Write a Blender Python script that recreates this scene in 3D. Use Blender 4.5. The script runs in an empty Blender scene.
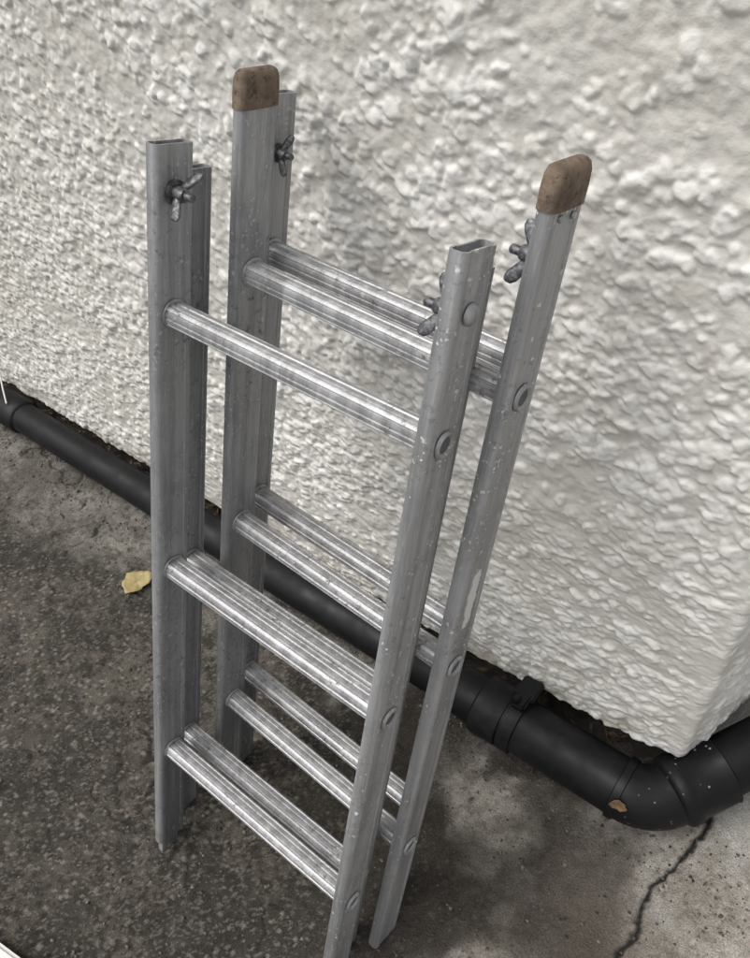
import bpy, bmesh, math, random
import numpy as np
from mathutils import Matrix, Vector
random.seed(4); rng=np.random.default_rng(7)
scn=bpy.context.scene
scn.view_settings.view_transform='Standard'; scn.view_settings.look='None'; scn.view_settings.exposure=0

# ------------------------------------------------------------------ helpers
def rot(v):
    v=np.array(v,float);a=np.linalg.norm(v)
    if a<1e-12: return np.eye(3)
    k=v/a;K=np.array([[0,-k[2],k[1]],[k[2],0,-k[0]],[-k[1],k[0],0]])
    return np.eye(3)+math.sin(a)*K+(1-math.cos(a))*K@K
def link(o,parent=None):
    scn.collection.objects.link(o)
    if parent is not None: o.parent=parent
    return o
def mesh_obj(name,verts,faces,mat,parent=None,smooth=35):
    me=bpy.data.meshes.new(name); me.from_pydata([tuple(v) for v in verts],[],faces); me.update()
    bm=bmesh.new(); bm.from_mesh(me); bmesh.ops.recalc_face_normals(bm,faces=bm.faces[:]); bm.to_mesh(me); bm.free()
    if smooth: me.shade_smooth(); me.set_sharp_from_angle(angle=math.radians(smooth))
    me.materials.append(mat)
    return link(bpy.data.objects.new(name,me),parent)
def empty(name,loc=(0,0,0)):
    o=bpy.data.objects.new(name,None); o.location=loc; o.empty_display_size=.05; return link(o)
class Geo:
    def __init__(s): s.v=[];s.f=[]
    def add(s,v,f):
        n=len(s.v); s.v+= [tuple(x) for x in v]; s.f+=[tuple(i+n for i in q) for q in f]
def frame(d,up=(0,0,1)):
    d=Vector(d).normalized(); u=Vector(up)
    if abs(d.dot(u))>.95: u=Vector((0,1,0))
    a=u.cross(d).normalized(); b=d.cross(a); return a,b,d
def sweep(g,pts,rad,n=32,caps=True):
    pts=[Vector(p) for p in pts]; V=[];F=[]
    for i,p in enumerate(pts):
        d=(pts[min(i+1,len(pts)-1)]-pts[max(i-1,0)])
        a,b,_=frame(d)
        for k in range(n):
            t=2*math.pi*k/n; V.append(p+rad[i]*(math.cos(t)*a+math.sin(t)*b))
    for i in range(len(pts)-1):
        for k in range(n): F.append((i*n+k,i*n+(k+1)%n,(i+1)*n+(k+1)%n,(i+1)*n+k))
    if caps: F.append(tuple(range(n))); F.append(tuple((len(pts)-1)*n+k for k in range(n)))
    g.add(V,F)
def lathe(g,o,d,prof,n=28):
    o=Vector(o); a,b,d=frame(d); V=[];F=[]
    for r,h in prof:
        for k in range(n):
            t=2*math.pi*k/n; V.append(o+d*h+max(r,1e-5)*(math.cos(t)*a+math.sin(t)*b))
    for i in range(len(prof)-1):
        for k in range(n): F.append((i*n+k,i*n+(k+1)%n,(i+1)*n+(k+1)%n,(i+1)*n+k))
    g.add(V,F)
def box(g,c,s,R=None,bev=.2):
    cx,cy,cz=c
    bm=bmesh.new(); bmesh.ops.create_cube(bm,size=1); bmesh.ops.scale(bm,vec=s,verts=bm.verts); bmesh.ops.bevel(bm,geom=bm.edges[:],offset=min(s)*bev,segments=2,affect='EDGES')
    if R is not None: bmesh.ops.transform(bm,matrix=R,verts=bm.verts)
    bm.verts.index_update(); V=[(v.co.x+cx,v.co.y+cy,v.co.z+cz) for v in bm.verts]; F=[tuple(v.index for v in f.verts) for f in bm.faces]; bm.free(); g.add(V,F)
class NT:
    def __init__(s,name):
        s.m=bpy.data.materials.new(name); s.m.use_nodes=True; s.t=s.m.node_tree; s.b=s.t.nodes['Principled BSDF']
        s.co=s.t.nodes.new('ShaderNodeTexCoord').outputs['Object']
    def n(s,typ,ins={},**kw):
        x=s.t.nodes.new(typ)
        for k,v in kw.items(): setattr(x,k,v)
        for k,v in ins.items(): s.set(x.inputs[k],v)
        return x
    def set(s,i,v):
        if isinstance(v,bpy.types.NodeSocket): s.t.links.new(v,i)
        else:
            try: i.default_value=v
            except Exception: i.default_value=(v,v,v) if not hasattr(v,'__len__') else tuple(v)[:len(i.default_value)]
    def scale(s,v,co=None): return s.n('ShaderNodeMapping',{'Vector':co or s.co,'Scale':v}).outputs[0]
    def noise(s,sc,det=4,ro=.6,co=None): return s.n('ShaderNodeTexNoise',{'Vector':co or s.co,'Scale':sc,'Detail':det,'Roughness':ro}).outputs['Fac']
    def vor(s,sc,co=None,out='Distance'): return s.n('ShaderNodeTexVoronoi',{'Vector':co or s.co,'Scale':sc}).outputs[out]
    def attr(s,nm,out='Fac'): return s.n('ShaderNodeAttribute',attribute_name=nm).outputs[out]
    def ramp(s,f,a,b,lo=0.,hi=1.): return s.n('ShaderNodeMapRange',{'Value':f,'From Min':a,'From Max':b,'To Min':lo,'To Max':hi},interpolation_type='SMOOTHSTEP').outputs[0]
    def math(s,op,a,b=0,c=0):
        x=s.t.nodes.new('ShaderNodeMath'); x.operation=op; s.set(x.inputs[0],a); s.set(x.inputs[1],b); s.set(x.inputs[2],c); return x.outputs[0]
    def mix(s,f,a,b):
        x=s.t.nodes.new('ShaderNodeMix'); x.data_type='RGBA'; s.set(x.inputs[0],f)
        for i,v in((6,a),(7,b)):
            if isinstance(v,bpy.types.NodeSocket): s.t.links.new(v,x.inputs[i])
            else: x.inputs[i].default_value=(*v[:3],1)
        return x.outputs[2]
    def bump(s,h,strength=.5,dist=.002): return s.n('ShaderNodeBump',{'Height':h,'Strength':strength,'Distance':dist}).outputs[0]
    def fin(s,col=None,rough=.5,metal=0,nrm=None,spec=None):
        if isinstance(col,bpy.types.NodeSocket): s.t.links.new(col,s.b.inputs['Base Color'])
        else: s.b.inputs['Base Color'].default_value=(*col,1)
        s.set(s.b.inputs['Roughness'],rough); s.set(s.b.inputs['Metallic'],metal)
        if nrm is not None: s.t.links.new(nrm,s.b.inputs['Normal'])
        if spec is not None: s.b.inputs['Specular IOR Level'].default_value=spec
        return s.m
# ------------------------------------------------------------------ numpy noise
def vnoise(x,y,sc,seed):
    r=np.random.default_rng(seed).random((257,257)).astype(np.float32); u=x*sc%256; v=y*sc%256
    i=np.floor(u).astype(int);j=np.floor(v).astype(int);fu=u-i;fv=v-j
    fu=fu*fu*(3-2*fu);fv=fv*fv*(3-2*fv);i%=256;j%=256
    return (r[i,j]*(1-fu)+r[i+1,j]*fu)*(1-fv)+(r[i,j+1]*(1-fu)+r[i+1,j+1]*fu)*fv
def fbm(x,y,sc,oct,seed,g=.55):
    t=0;a=1;n=0
    for o in range(oct):
        an=.6*o+.3; xr=x*math.cos(an)-y*math.sin(an)+50;yr=x*math.sin(an)+y*math.cos(an)+50
        t=t+a*vnoise(xr,yr,sc*2**o,seed+o); n+=a; a*=g
    return t/n
def sst(x,a,b): 
    t=np.clip((x-a)/(b-a),0,1); return t*t*(3-2*t)
def lerp(a,b,m): return a*(1-m[...,None])+b*m[...,None]

# ------------------------------------------------------------------ materials
def alu(name,base,specks,dirt,metal=.62,rl=(.42,.62),smear=None):
    N=NT(name); obj=N.co
    rnd=N.n('ShaderNodeObjectInfo').outputs['Random']
    N.co=N.n('ShaderNodeVectorMath',{0:N.co,1:N.n('ShaderNodeCombineXYZ',{0:N.math('MULTIPLY',rnd,3.1),1:N.math('MULTIPLY',rnd,5.7),2:rnd}).outputs[0]}).outputs[0]
    streak=N.noise(1,4,.65,co=N.scale((90,90,2.5))); blot=N.noise(30,4,.7); fine=N.noise(1,2,.7,co=N.scale((700,700,40)))
    big=N.noise(9,2,.5)
    c=N.mix(N.ramp(streak,.3,.7),tuple(b*.70 for b in base),tuple(b*1.15 for b in base))
    c=N.mix(N.ramp(blot,.42,.7,0,.45),c,tuple(b*.55 for b in base))
    c=N.mix(N.ramp(fine,.5,.8,0,.4),c,(.72,.72,.72))
    dm=N.math('MULTIPLY',N.ramp(N.noise(150,3,.7),.56,.70),N.ramp(big,.42,.60,0,dirt))
    c=N.mix(dm,c,(.085,.075,.065))
    wn=N.n('ShaderNodeVectorMath',{0:N.co,1:N.n('ShaderNodeVectorMath',{0:N.n('ShaderNodeTexNoise',{'Vector':N.co,'Scale':260,'Detail':2}).outputs['Color'],1:(.006,.006,.006)},operation='MULTIPLY').outputs[0]}).outputs[0]
    vm=N.math('MULTIPLY',N.ramp(N.vor(210,co=wn),.26,.16),N.ramp(blot,.48,.58,0,specks))
    vm2=N.math('MULTIPLY',N.ramp(N.vor(75,co=wn),.17,.10),N.ramp(big,.48,.58,0,specks))
    pm=N.math('MAXIMUM',vm,vm2)
    if smear:
        dd=N.n('ShaderNodeVectorMath',{0:N.n('ShaderNodeVectorMath',{0:obj,1:smear},operation='SUBTRACT').outputs[0],1:(60,150,34)},operation='MULTIPLY').outputs[0]
        ln=N.n('ShaderNodeVectorMath',{0:dd},operation='LENGTH').outputs['Value']
        sm=N.ramp(N.math('ADD',ln,N.math('MULTIPLY',N.math('SUBTRACT',blot,.5),2.6)),1.05,.8); pm=N.math('MAXIMUM',pm,sm)
    c=N.mix(pm,c,(.74,.73,.71))
    met=N.math('MULTIPLY',N.math('SUBTRACT',1,N.math('MAXIMUM',pm,dm)),metal)
    return N.fin(c,N.ramp(streak,.3,.75,*rl),met,N.bump(N.math('ADD',fine,blot),.25,.0012))
W_=.2657
M_st=alu('weathered_aluminium',(.39,.397,.408),.45,.7)
M_stR=alu('weathered_aluminium_paint_specks',(.45,.455,.463),.85,.5)
M_stS=alu('weathered_aluminium_paint_smear',(.43,.435,.445),.9,.5,smear=(W_,.019,.492))
M_rg=alu('ribbed_aluminium',(.46,.46,.465),.4,.85,.62,(.42,.58))
N=NT('zinc_fitting'); M_zn=N.fin(N.mix(N.ramp(N.noise(300,3,.7),.4,.65),(.08,.08,.085),(.22,.22,.23)),.5,.6)
N=NT('brown_rubber_cap')
c=N.mix(N.ramp(N.noise(60,4,.7),.3,.7),(.10,.070,.048),(.225,.17,.12)); c=N.mix(N.ramp(N.noise(180,3,.7),.55,.66,0,.7),c,(.035,.028,.022))
M_cap=N.fin(c,.75,0,N.bump(N.noise(150,3,.7),.6,.0015))
N=NT('recess_shade_metal'); M_dk=N.fin(N.mix(N.noise(200,3),(.08,.08,.08),(.20,.20,.20)),.5,.6)  # darker metal, paints in the shade of the open rung ends
N=NT('painted_pebbledash'); M_wall=N.fin(N.attr('col','Color'),.65,0,N.bump(N.noise(330,2,.7),.35,.0012),.25)
N=NT('plinth_concrete'); M_pl=N.fin(N.mix(N.noise(30,4,.7),(.03,.026,.022),(.10,.085,.07)),.9)
N=NT('black_plastic_pipe')
c=N.mix(N.ramp(N.noise(20,4,.7),.5,.75,0,.5),(.006,.006,.007),(.028,.027,.026))
v=N.math('MULTIPLY',N.ramp(N.vor(110),.16,.10),N.ramp(N.noise(14,2),.54,.62))
X=N.n('ShaderNodeSeparateXYZ',{0:N.co}).outputs[0]
v=N.math('MULTIPLY',v,N.ramp(X,.18,.28,.0,1)); c=N.mix(v,c,(.5,.5,.5))
M_pp=N.fin(c,N.ramp(N.noise(30,3),.3,.7,.42,.65),0,None,.3)
N=NT('old_concrete_ground'); M_gr=N.fin(N.mix(N.ramp(N.noise(620,2,.75),.40,.60,0,.8),N.attr('col','Color'),N.attr('col2','Color')),N.attr('rgh'),0,N.bump(N.noise(420,3,.8),1.0,.003),.4)

# ------------------------------------------------------------------ house wall
CX,WY=-.024,.488; TURN=math.radians(75); RC=.008
house=empty('pebbledash_house',(CX,WY,0))
XL,XR,ZT,DG=-1.52,.16,1.02,.00135
sarr=np.concatenate([np.linspace(-7,XL,300),np.arange(XL+.001,XR,DG),np.linspace(XR+.01,3,150)])
zarr=np.concatenate([[0,.0],np.arange(.0,ZT,DG),np.linspace(ZT+.01,2.7,150)])
S,Zg=np.meshgrid(sarr,zarr,indexing='ij')
H=np.zeros_like(S)
nb=46000
bs=rng.uniform(XL,XR,nb); bz=rng.uniform(-.01,ZT,nb)
sizef=vnoise(bs+20,bz+20,3.0,5); right=np.clip((bs+1.1)/1.0,0,1)
br=(.0024+.0060*rng.random(nb)**2.3)*(.72+.40*sizef+.24*right)
bh=br**.8*(.006**.2)*rng.uniform(.20,.46,nb)
keep=rng.random(nb)<(.16+.84*sst(fbm(bs,bz,11,3,3),.34,.60))*(1-.30*right)
for k in np.argsort(rng.random(nb)):
    if not keep[k]: continue
    r=br[k]*1.5
    a=np.searchsorted(sarr,bs[k]-r);b_=np.searchsorted(sarr,bs[k]+r);c_=max(2,np.searchsorted(zarr,bz[k]-r));d_=np.searchsorted(zarr,bz[k]+r)
    if b_-a<2 or d_-c_<2: continue
    xx=sarr[a:b_,None]-bs[k]; zz=zarr[None,c_:d_]-bz[k]
    an=rng.uniform(0,6.28); e=rng.uniform(.55,1); ca,sa=math.cos(an),math.sin(an)
    p=(xx*ca+zz*sa)/br[k]; q=(-xx*sa+zz*ca)/(br[k]*e)
    th=np.arctan2(q,p); rr=np.sqrt(p*p+q*q)/(1+.12*np.sin(2*th+an*3)+.12*np.sin(3*th+an*7)+.07*np.sin(5*th+an))
    tx,tz=rng.uniform(-.45,.45,2); dish=rng.uniform(-.05,.38)
    dome=np.clip(1-rr**4,0,1)**.6*bh[k]*(1+tx*p+tz*q-dish*np.exp(-(rr/.45)**2))
    base=H[a:b_,c_:d_]
    H[a:b_,c_:d_]=np.where(rr<1,np.maximum(base,dome+base*.25),base)
H=np.where(H>.0042,.0042+(H-.0042)*.4,H)
K=H.copy(); K[1:-1]=(K[:-2]+3*K[1:-1]+K[2:])/5; K[:,3:-1]=(K[:,2:-2]+3*K[:,3:-1]+K[:,4:])/5; H=K
out=((S<XL)|(S>XR)|(Zg>ZT)); Hn=H.copy()
edge=np.clip(np.abs(S-RC*TURN/2)/.03,0.35,1)
rough=(fbm(S,Zg,120,2,11)-.5)*.0026+(vnoise(S+20,Zg+20,45,13)-.5)*.0024+(vnoise(S+20,Zg+20,3,14)-.5)*.004
H=(H+rough)*edge+np.where(out,rng.random(S.shape)*.004,0)
def path(s):
    Tn=TURN; arc=RC*Tn
    a=np.clip(s/arc,0,1)*Tn
    x=np.where(s<0,s,RC*np.sin(a)); y=np.where(s<0,0,RC*(1-np.cos(a)))
    l=np.clip(s-arc,0,None); x=x+l*np.cos(Tn); y=y+l*np.sin(Tn)
    return x+CX-RC*.6,y+WY,np.where(s<0,0,np.sin(a)),np.where(s<0,-1,-np.cos(a))
px,py,nx,ny=path(sarr)
zb=.045+.015*np.clip((sarr+1.2)/1.0,0,1)+.040*np.clip((sarr+.25)/.25,0,1)
ragged=(vnoise(sarr+20,sarr*0+5,60,31)-.5)*.005
ZZ=Zg+(zb+ragged)[:,None]*np.clip(1-Zg/.4,0,1)
XX=px[:,None]+nx[:,None]*H-CX; YY=py[:,None]+ny[:,None]*H-WY
XX[:,0]=px-nx*.06-CX; YY[:,0]=py-ny*.06-WY
A=np.array
col=lerp(A([.745,.732,.690]),A([.815,.805,.770]),sst(fbm(S,Zg,4,4,51),.3,.7))
col=lerp(col,A([.62,.595,.52]),sst(fbm(S,Zg,30,3,52),.52,.75)*.35)
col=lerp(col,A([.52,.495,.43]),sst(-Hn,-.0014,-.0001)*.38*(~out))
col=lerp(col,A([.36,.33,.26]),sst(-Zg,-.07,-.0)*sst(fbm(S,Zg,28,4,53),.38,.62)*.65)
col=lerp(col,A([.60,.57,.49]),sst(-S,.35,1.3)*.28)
def grid_mesh(name,X_,Y_,Z_,mat,parent,cols,fl={}):
    a,b=X_.shape; co=np.stack([X_,Y_,Z_],-1).reshape(-1,3).astype(np.float32)
    idx=np.arange(a*b).reshape(a,b); F=np.stack([idx[:-1,:-1],idx[1:,:-1],idx[1:,1:],idx[:-1,1:]],-1).reshape(-1,4)
    me=bpy.data.meshes.new(name); me.vertices.add(len(co)); me.vertices.foreach_set('co',co.ravel())
    me.loops.add(F.size); me.loops.foreach_set('vertex_index',F.ravel().astype(np.int32))
    me.polygons.add(len(F)); me.polygons.foreach_set('loop_start',np.arange(0,F.size,4,dtype=np.int32))
    me.update(calc_edges=True); me.shade_smooth()
    for k,cc in cols.items():
        at=me.attributes.new(k,'FLOAT_COLOR','POINT'); at.data.foreach_set('color',np.concatenate([cc,np.ones_like(cc[...,:1])],-1).astype(np.float32).ravel())
    for k,cc in fl.items():
        at=me.attributes.new(k,'FLOAT','POINT'); at.data.foreach_set('value',cc.astype(np.float32).ravel())
    me.materials.append(mat); return link(bpy.data.objects.new(name,me),parent)
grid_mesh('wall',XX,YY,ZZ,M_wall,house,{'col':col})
pv=[];pf=[]
ax,ay,anx,any_=path(np.array([-7,0,RC*TURN,3],float))
for i in range(4):
    for z in(-.2,.35): pv.append((ax[i]-anx[i]*.055-CX,ay[i]-any_[i]*.055-WY,z))
for i in range(3): pf.append((2*i,2*i+2,2*i+3,2*i+1))
mesh_obj('plinth',pv,pf,M_pl,house,0)

# ------------------------------------------------------------------ ground
gx=np.concatenate([[-40,-15,-6,-3],np.arange(-1.7,.5,.0022),[1.5,4,12,40]]);gy=np.concatenate([[-40,-15,-5,-2,-1],np.arange(-.38,.60,.0022),[1.5,4,15,40]])
X,Y=np.meshgrid(gx,gy,indexing='ij')
wob=(fbm(X,Y,7,5,61)-.5)*.45; wob2=(fbm(X,Y,45,3,62)-.5)*.08
g2=fbm(X,Y,110,3,63,.7); g3=fbm(X,Y,14,5,64,.65); g4=fbm(X,Y,45,4,65,.7)
def cells(sc,seed):
    q=fbm(X,Y,60,2,seed)*.6
    r=np.random.default_rng(seed).random((512,512)); return r[(np.floor(X*sc+q).astype(int))%512,(np.floor(Y*sc+q*1.7).astype(int))%512]
ag=cells(260,91); ag2=cells(430,92)
dark=lerp(A([.027,.023,.018]),A([.084,.072,.058]),sst(g2,.30,.70)); dark=lerp(dark,A([.12,.105,.086]),sst(g3,.46,.70)*.5)
dark=lerp(dark,A([.020,.017,.012]),sst(fbm(X,Y,6,5,73,.6),.46,.60)*.72)
ms=sst(g3,.35,.6)
dark=lerp(dark,A([.23,.205,.175]),(ag>.93)*(.35+.4*ms)); dark=lerp(dark,A([.012,.010,.008]),(ag<.10)*.7); dark=lerp(dark,A([.16,.145,.12]),(ag2>.88)*.55)
light=lerp(A([.31,.285,.245]),A([.42,.39,.345]),sst(g2,.3,.7)); light=lerp(light,A([.245,.212,.17]),sst(g3,.44,.66)*.55)
light=lerp(light,A([.15,.13,.108]),sst(g4,.56,.72)*.5); light=lerp(light,A([.50,.475,.43]),(ag2>.93)*.4); light=lerp(light,A([.13,.112,.095]),(ag<.07)*.5)
light=lerp(light,A([.52,.505,.47]),sst(fbm(X,Y,14,3,69),.58,.70)*.55)
strip=lerp(A([.14,.13,.11]),A([.22,.205,.18]),sst(g2,.3,.7)); strip=lerp(strip,A([.075,.067,.055]),sst(g3,.42,.66)*.7)
strip=lerp(strip,A([.04,.035,.029]),(ag<.12)*.5)
mR=sst(X+.35*Y+wob+wob2,-.05,.03); mS=sst(Y-.10*X+wob*.7+wob2,.36,.48)
col=lerp(dark,strip,mS); col=lerp(col,light,mR)
dp=sst(-(np.hypot(X+.17,(Y-.28)*.8)+wob*.8+wob2),-.18,-.10)*.80; col=lerp(col,col*.12+A([.034,.027,.020]),dp)
dp2=sst(-(np.hypot((X+.0)*.8,Y-.33)+wob*.6),-.06,-.02)*.4; col=lerp(col,A([.12,.10,.08]),dp2)
ck=np.abs(X+(fbm(X,Y,22,4,67,.7)-.5)*.028-(Y*.12-.030)); ckm=sst(-ck,-.0045,-.0012)
r1=fbm(X,Y,4,5,68,.6); r2=fbm(X+9,Y+4,3,5,70,.6)
vcm=np.maximum(sst(-np.abs(r1-.5),-.006,-.002),sst(-np.abs(r2-.47),-.005,-.002))*sst(g3+.0,.45,.55)*(1-mR)*.85*(X<-.3)
cr=np.maximum(ckm,vcm); col=lerp(col,A([.014,.012,.009]),cr)
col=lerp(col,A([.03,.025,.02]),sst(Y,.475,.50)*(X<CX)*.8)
Zz=(fbm(X,Y,55,3,71,.6)-.5)*.0045+(fbm(X,Y,9,2,72)-.5)*.007+(ag-.5)*.0009-.004-cr*.0035
rgh=np.clip(.82-.42*dp-.3*sst(fbm(X,Y,6,5,73,.6),.46,.60)*(1-mR)*(1-mS)-.15*sst(g3,.5,.7),.3,1)
grid_mesh('ground',X,Y,Zz,M_gr,None,{'col':col*.82,'col2':np.clip(col*1.5+.010,0,1)},{'rgh':rgh})

# ------------------------------------------------------------------ ladders
SEC={'A1':(-.4731,.0854,0,-.0325,.3250,-.0150,.7899),'B1':(-.4621,.1704,0,-.0645,.2994,-.0102,.7886)}
REAR={'A1':(-.0195,.0400,.0046,-.0228,.7882,.002),'B1':(-.0164,.0368,.0007,.0047,.7877,-.001)}
s_,w1,T,D,W=.2468,.1721,.0126,.0356,.2657
def secmat(k):
    x,y,z,yaw,le,ro,L=SEC[k]
    U=[math.cos(yaw),math.sin(yaw),0];V=[-math.sin(yaw),math.cos(yaw),0]
    M=np.stack([U,V,[0,0,1.]],1)@rot((-le,0,0))@rot((0,ro,0))
    m=Matrix(M.tolist()).to_4x4(); m.translation=(x,y,z); return m
def profile(t,D,r,inset=0,nseg=5,groove=.0008):
    P=[]; t2,D2,r=t/2-inset,D/2-inset,max(r-inset,.0008)
    for q,(sx,sy) in enumerate([(1,1),(-1,1),(-1,-1),(1,-1)]):
        for i in range(nseg+1):
            a=math.pi/2*q+math.pi/2*i/nseg
            P.append((sx*(t2-r)+r*math.cos(a),sy*(D2-r)+r*math.sin(a)))
        if groove and q in(1,3):
            x=-t2 if q==1 else t2; sg=-1 if q==1 else 1
            yy=[.62,.57,-.57,-.62]
            if q==3: yy=[-v for v in yy]
            for y_,g in zip(yy,[0,groove,groove,0]): P.append((x-sg*g,y_*D2))
    return P
def stile(g,u0,t,L,w0=0.0):
    o=profile(t,D,.0045); i=profile(t,D,.0045,.0014)
    n=len(o); V=[]
    for pr in(o,i):
        for z in(w0,L):
            for x,y in pr: V.append((u0+t/2+x,D/2+y,z))
    F=[]
    for k in range(n):
        k2=(k+1)%n
        F+=[(k,k2,n+k2,n+k),(2*n+k,3*n+k,3*n+k2,2*n+k2),(n+k,n+k2,3*n+k2,3*n+k),(k,2*n+k,2*n+k2,k2)]
    g.add(V,F)
def rung(g,w,x0,x1):
    n=84;V=[];F=[]
    xs=[x0+(x1-x0)*i/8 for i in range(9)]
    for x in xs:
        for k in range(n):
            a=2*math.pi*k/n; c,s=math.cos(a),math.sin(a); p=3.0; r=.0098/((abs(c)**p+abs(s)**p)**(1/p))
            if s>-.6: r+= -.0011 if (k%7) in(0,1) else 0
            V.append((x,D/2+r*c*1.06,w+r*s*.92))
    for i in range(8):
        for k in range(n): F.append((i*n+k,i*n+(k+1)%n,(i+1)*n+(k+1)%n,(i+1)*n+k))
    g.add(V,F)
def wing_nut(lad,mat,u,w,sgn,name,ang=.5,sc=.95):
    g=Geo(); o=Vector((0,0,0)); d=Vector((sgn,0,0))
    lathe(g,o,d,[(0,0),(.0095,.0),(.0095,.0018),(.006,.002),(.006,.0022),(.0058,.009),(.0048,.0115),(.0032,.0118),(.0032,.019),(.0022,.020),(0,.020)],20)
    R=Matrix.Rotation(ang,4,'X')
    for sd in(1,-1):
        V=[];F=[]; m=14
        P_=[(.003,.005,.0042,.0028),(.007,.0065,.0042,.0024),(.011,.0085,.0050,.0020),(.0155,.0115,.0054,.0018),(.0185,.0140,.0042,.0015),(.0198,.0155,.0015,.0008)]
        for (rad,hh,wd,th) in P_:
            for k in range(m):
                t=2*math.pi*k/m
                V.append(R@Vector((hh*sgn+sgn*wd*math.cos(t)*.75, sd*(rad-wd*math.cos(t)*.55), th*math.sin(t))))
        for i in range(len(P_)-1):
            for k in range(m): F.append((i*m+k,i*m+(k+1)%m,(i+1)*m+(k+1)%m,(i+1)*m+k))
        F.append(tuple(range((len(P_)-1)*m,len(P_)*m))); F.append(tuple(range(m)))
        g.add(V,F)
    ob=mesh_obj(name,g.v,g.f,M_zn,lad,50); ob.matrix_local=mat@Matrix.Translation((u,D/2,w))@Matrix.Scale(sc,4); return ob
def cap(g,u0,w):
    pr=[(-.0012,-.001),(-.0014,.010),(-.001,.018),(.0006,.0225),(.0030,.0242),(.0055,.0248)]
    V=[];F=[]
    for ins,h in pr:
        for x,y in profile(T,D,.0052,ins if ins<.005 else .005,groove=0): V.append((u0+T/2+x,D/2+y,w+h+(.0025*(y/D))))
    n=len(V)//len(pr)
    for i in range(len(pr)-1):
        for k in range(n): F.append((i*n+k,i*n+(k+1)%n,(i+1)*n+(k+1)%n,(i+1)*n+k))
    F.append(tuple(range((len(pr)-1)*n,len(pr)*n))); g.add(V,F)
def make_section(lad,m,L,Wd,pre,w0,capd=False,rear=False):
    for nm,u0,mt in(('left_stile',0,M_st),('right_stile',Wd-T,M_stS if capd else M_stR)):
        g=Geo(); stile(g,u0,T,L,w0+(.018 if (u0==0 and pre=='front_' and not capd) else 0))
        V=[];F=[];P=profile(T,D*.80,.004,.0024,groove=0)
        for z in(w0-.001,w0+.05):
            for x,y in P: V.append((u0+T/2+x,D/2+y-.002,z))
        n=len(P)
        for q in range(n): F.append((q,(q+1)%n,n+(q+1)%n,n+q))
        F.append(tuple(range(n))); g.add(V,F)
        o=mesh_obj(pre+nm,g.v,g.f,mt,lad,40); o.matrix_local=m
    g=Geo(); ge=Geo(); gd=Geo()
    for i in range(3):
        w=w1+s_*i; rung(g,w,T-.0005,Wd-T+.0005)
        for u,sg in((0,-1),(Wd,1)):
            lathe(ge,(u,D/2,w),(sg,0,0),[(.0100,-.0002),(.0097,.0012),(.0084,.0022),(.0074,.0019),(.0062,.0008),(.0058,.0003)],28)
            lathe(gd,(u,D/2,w),(sg,0,0),[(0,.0004),(.0062,.0004)],24)  # flat disc over the stile, its dark colour stands for shade in a hollow
        for u,sg in((T,1),(Wd-T,-1)): lathe(ge,(u,D/2,w),(sg,0,0),[(.0122,-.0002),(.0119,.0010),(.0108,.0014),(.009,.0010)],28)
    o=mesh_obj(pre+'rungs',g.v,g.f,M_rg,lad,25); o.matrix_local=m
    if not rear:
        for u,sg in((0,-1),(Wd,1)):
            if capd: continue
            lathe(ge,(u,D/2,.752),(sg,0,0),[(.0072,0),(.0070,.0012),(.0052,.0030),(.003,.0038),(0,.0041)],20)
    if capd:
        for v in(.010,.025): lathe(ge,(Wd,v,L-.006),(1,0,0),[(.0026,0),(.0022,.001),(0,.0014)],12)
    o=mesh_obj(pre+'rung_ends',ge.v,ge.f,M_stR,lad,50); o.matrix_local=m
    o=mesh_obj(pre+'rung_end_shade_discs',gd.v,gd.f,M_dk,lad,0); o.matrix_local=m
    if capd:
        g=Geo(); cap(g,0,L); cap(g,Wd-T,L); o=mesh_obj(pre+'end_caps',g.v,g.f,M_cap,lad,45); o.matrix_local=m
for k,c in(('A1',False),('B1',True)):
    x,y,z=SEC[k][:3]; lad=empty('aluminium_ladder',(x,y,z)); m=Matrix.Translation((-x,-y,-z))@secmat(k)
    du,dvb,th,dw,L2,dW=REAR[k]
    m2=m@Matrix.Translation((du,dvb,dw))@Matrix.Rotation(math.atan(th),4,'X')
    make_section(lad,m,SEC[k][6],W,'front_',0,c)
    make_section(lad,m2,L2,W+dW,'rear_',.033 if k=='A1' else .002,False,True)
    if k=='A1':
        wing_nut(lad,m,T,.757,1,'wing_nut',.9); wing_nut(lad,m,W-T,.750,-1,'wing_nut',1.1)
    else:
        wing_nut(lad,m2,T,.745,1,'wing_nut',1.35,.75); wing_nut(lad,m,W-T,.755,-1,'wing_nut',1.2)

# ------------------------------------------------------------------ pipe
off=Vector((-.25,.4426,.05)); pipe=empty('drain_pipe',off)
def pobj(name,g,mat=None,sm=40):
    g.v=[tuple(Vector(v)-off) for v in g.v]; return mesh_obj(name,g.v,g.f,mat or M_pp,pipe,sm)
yl,zl,rl=.451,.033,.0265
g=Geo(); sweep(g,[(-6,yl,zl),(-3,yl,zl),(-1.24,yl,zl),(-.23,.4426,.048)],[rl]*4,40); pobj('narrow_pipe',g)
E=Vector((-.030,.4426,.053)); r=.034
ph=math.radians(58); d2=Vector((math.cos(ph),math.sin(ph),0.22)).normalized()
g=Geo(); sweep(g,[Vector((-.24,.4426,.052)),Vector((-.05,.4426,.053))],[r,r],44); pobj('wide_pipe',g)
def bez(a,b,c,n=14): return [(1-t)**2*a+2*t*(1-t)*b+t*t*c for t in [i/n for i in range(n+1)]]
a=E+Vector((-.034,0,0)); c=E+d2*.032
bp=bez(a,E,c); g=Geo(); sweep(g,bp,[r*1.03]*len(bp),44); pobj('elbow',g)
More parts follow.
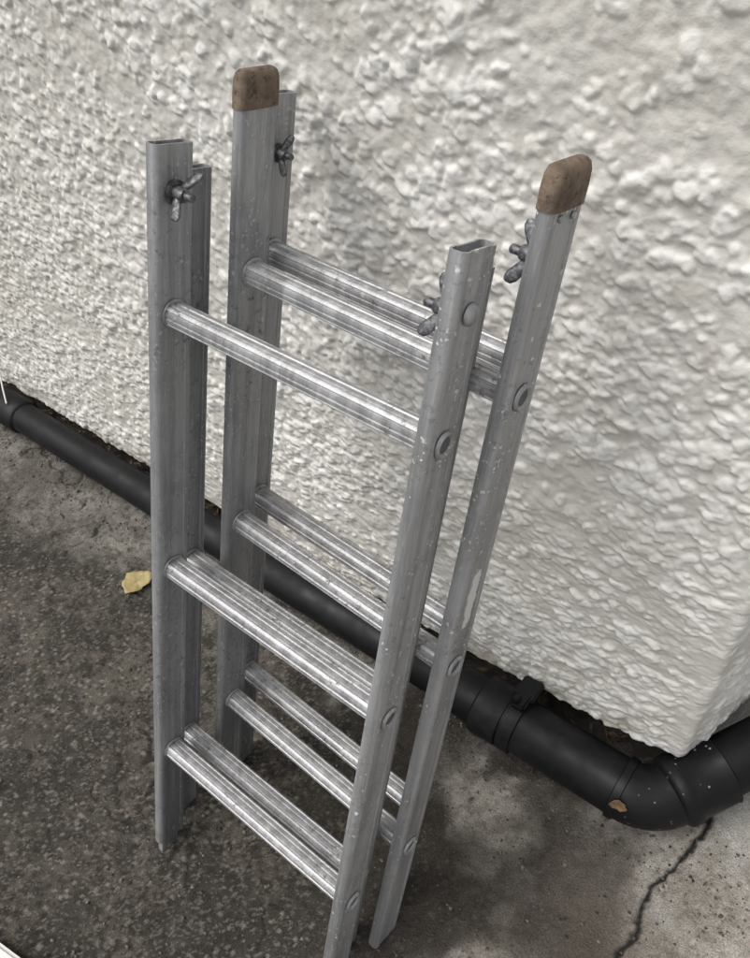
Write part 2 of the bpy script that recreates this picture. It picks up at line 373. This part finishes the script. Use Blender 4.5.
g=Geo(); q=a+Vector((-.004,0,0)); sweep(g,[q+Vector((x,0,0)) for x in(0,.001,.004,.010,.011)],[r*1.02,r*1.09,r*1.10,r*1.09,r*1.02],44); pobj('elbow_collar',g)
g=Geo(); sweep(g,[c+d2*x for x in(-.006,-.003,.0,.010,.014,.055,.058,.06)],[r*1.02,r*1.13,r*1.19,r*1.20,r*1.13,r*1.14,r*1.17,r*1.05],44); pobj('socket',g)
g=Geo(); sweep(g,[c+d2*.05,c+d2*.9],[r,r],40); pobj('side_pipe',g)
g=Geo(); sweep(g,[(x,.4426,.050) for x in(-.285,-.282,-.278,-.250,-.247,-.243,-.215,-.212,-.210)],[rl*1.02,rl*1.15,rl*1.18,rl*1.22,r*1.10,r*1.12,r*1.10,r*1.09,r*1.01],44); pobj('coupling',g)
g=Geo(); sweep(g,[(x,yl,zl) for x in(-1.265,-1.262,-1.258,-1.20,-1.196,-1.194)],[rl*1.02,rl*1.14,rl*1.17,rl*1.17,rl*1.12,rl*1.01],40); pobj('coupling',g)
g=Geo(); x0=-.200
sweep(g,[(x0-.009,.4426,.052),(x0-.008,.4426,.052),(x0+.008,.4426,.052),(x0+.009,.4426,.052)],[r*1.02,r*1.10,r*1.10,r*1.02],44)
box(g,(x0,.450,.092),(.018,.022,.014)); box(g,(x0,.468,.092),(.026,.03,.010)); box(g,(x0-.004,.446,.100),(.008,.010,.012))
pobj('pipe_clip',g)

# ------------------------------------------------------------------ leaves, debris
def leafmat(nm,c1,c2):
    N=NT(nm); return N.fin(N.mix(N.ramp(N.noise(90,4,.7),.35,.65),c1,c2),.7)
def leaf(name,c,sz,ang,mat,tilt=(0,0),curl=.15,w=.72):
    V=[];F=[];n=28;m=5
    for j in range(m+1):
        for k in range(n):
            t=2*math.pi*k/n; rr=sz*j/m*(1+.10*math.cos(2*t)+.09*math.cos(3*t+1)+.06*math.cos(7*t)+.04*math.sin(11*t))
            x=rr*math.cos(t);y=rr*math.sin(t)*w; V.append((x,y,curl*(x*x+y*y)/sz+.07*sz*math.sin(5*t)*j/m))
    for j in range(m):
        for k in range(n): F.append((j*n+k,j*n+(k+1)%n,(j+1)*n+(k+1)%n,(j+1)*n+k))
    o=mesh_obj(name,V,F,mat,None,60); o.location=c; o.rotation_euler=(tilt[0],tilt[1],ang)
    o.modifiers.new('s','SOLIDIFY').thickness=.0006; return o
leaf('fallen_leaf',(-.785,.335,.001),.021,1.3,leafmat('yellow_leaf',(.28,.215,.09),(.41,.335,.16)),(.05,.03),.1,.95)
leaf('fallen_leaf',(-.056,.412,.076),.009,.3,leafmat('brown_leaf',(.12,.07,.035),(.22,.14,.07)),(1.0,.4))
g=Geo()
def stone(g,c,s):
    V=[];F=[];n=7;m=4;o=random.random()*6
    sx,sy,sz=s*random.uniform(.7,1.3),s*random.uniform(.6,1.1),s*random.uniform(.35,.7)
    for j in range(m+1):
        ph=math.pi*j/m
        for k in range(n):
            t=2*math.pi*k/n; q=1+.2*math.sin(3*t+o+j)
            V.append((c[0]+sx*q*math.sin(ph)*math.cos(t+o),c[1]+sy*q*math.sin(ph)*math.sin(t+o),c[2]+sz*math.cos(ph)))
    for j in range(m):
        for k in range(n): F.append((j*n+k,j*n+(k+1)%n,(j+1)*n+(k+1)%n,(j+1)*n+k))
    g.add(V,F)
for _ in range(5000):
    x=random.uniform(-1.4,.3);y=random.uniform(-.3,.47)
    if random.random()<.25: y=.38+random.random()*.1
    stone(g,(x,y,-.003),random.uniform(.0008,.0022)*(1.5 if random.random()<.06 else 1))
N=NT('grit'); cc=N.n('ShaderNodeSeparateColor',{0:N.vor(120,out='Color')}).outputs[0]
mesh_obj('grit',g.v,g.f,N.fin(N.mix(cc,(.025,.021,.018),(.19,.17,.145)),.85),None,60)
g=Geo()
for _ in range(420):
    x=random.uniform(-1.5,-.05);y=random.uniform(.476,.53);z=random.uniform(.0,.02);s=random.uniform(.003,.010);a_=random.uniform(0,6);R=Matrix.Rotation(a_,3,'Z')@Matrix.Rotation(random.uniform(-.8,.8),3,'X')
    V=[R@Vector(v) for v in((-s,0,0),(0,-s*.4,.001),(s,0,0),(0,s*.4,.002))]; g.add([(v.x+x,v.y+y,v.z+z+.002) for v in V],[(0,1,2,3)])
for _ in range(60):
    x=random.uniform(-1.2,.2);y=random.uniform(-.2,.47);s=random.uniform(.002,.006);a_=random.uniform(0,6);R=Matrix.Rotation(a_,3,'Z')@Matrix.Rotation(random.uniform(-.3,.3),3,'X')
    V=[R@Vector(v) for v in((-s,0,0),(0,-s*.35,.001),(s,0,0),(0,s*.4,.001))]; g.add([(v.x+x,v.y+y,v.z+.001) for v in V],[(0,1,2,3)])
mesh_obj('leaf_litter',g.v,g.f,leafmat('litter',(.05,.035,.02),(.16,.11,.06)),None,0)
N=NT('white_plastic'); M_w=N.fin(N.mix(N.noise(20,3),(.60,.59,.56),(.74,.73,.70)),.45)
g=Geo(); sweep(g,bez(Vector((-1.27,.474,.085)),Vector((-1.24,.455,.08)),Vector((-1.215,.44,.066)),10),[.0014]*11,10); mesh_obj('white_cable',g.v,g.f,M_w,None,60)
g=Geo(); box(g,(0,0,0),(.5,.12,.02)); o=mesh_obj('white_plastic_board',g.v,g.f,M_w,None,40); o.rotation_euler=(0,0,math.radians(8)); o.location=(-.56,-.150,.008)

# ------------------------------------------------------------------ light
el=math.radians(62)
sd=Vector((-.55,-.65,0)).normalized()*math.cos(el)+Vector((0,0,math.sin(el)))
w=bpy.data.worlds.new("World"); scn.world=w; w.use_nodes=True; nt=w.node_tree
sky=nt.nodes.new('ShaderNodeTexSky'); sky.sky_type='NISHITA'; sky.sun_disc=False; sky.sun_elevation=el; sky.sun_rotation=math.atan2(sd.x,sd.y); sky.dust_density=5
hs=nt.nodes.new('ShaderNodeHueSaturation'); hs.inputs['Saturation'].default_value=.22
nt.links.new(sky.outputs[0],hs.inputs['Color']); nt.links.new(hs.outputs[0],nt.nodes['Background'].inputs[0]); nt.nodes['Background'].inputs[1].default_value=.15
ld=bpy.data.lights.new('sun','SUN'); ld.energy=1.35; ld.angle=math.radians(38); ld.color=(1,.98,.95)
lo=link(bpy.data.objects.new('sun',ld)); lo.rotation_euler=sd.to_track_quat('Z','Y').to_euler(); lo.location=(0,0,5)

# ------------------------------------------------------------------ camera
R0=np.array([[0.7958,0.5914,0.1299],[0.4016,-0.3546,-0.8444],[-0.4532,0.7242,-0.5196]])
R=R0@rot((.3323,.0082,-.0029)); u_,s__,vt=np.linalg.svd(R); R=u_@vt
cam=bpy.data.cameras.new('camera'); cam.sensor_fit='HORIZONTAL'; cam.sensor_width=36; cam.lens=839.65*36/750; cam.clip_start=.02; cam.clip_end=300
co_=link(bpy.data.objects.new('camera',cam))
m=Matrix(((R[0][0],-R[1][0],-R[2][0]),(R[0][1],-R[1][1],-R[2][1]),(R[0][2],-R[1][2],-R[2][2]))).to_4x4()
m.translation=(0,0,1.0); co_.matrix_world=m; scn.camera=co_
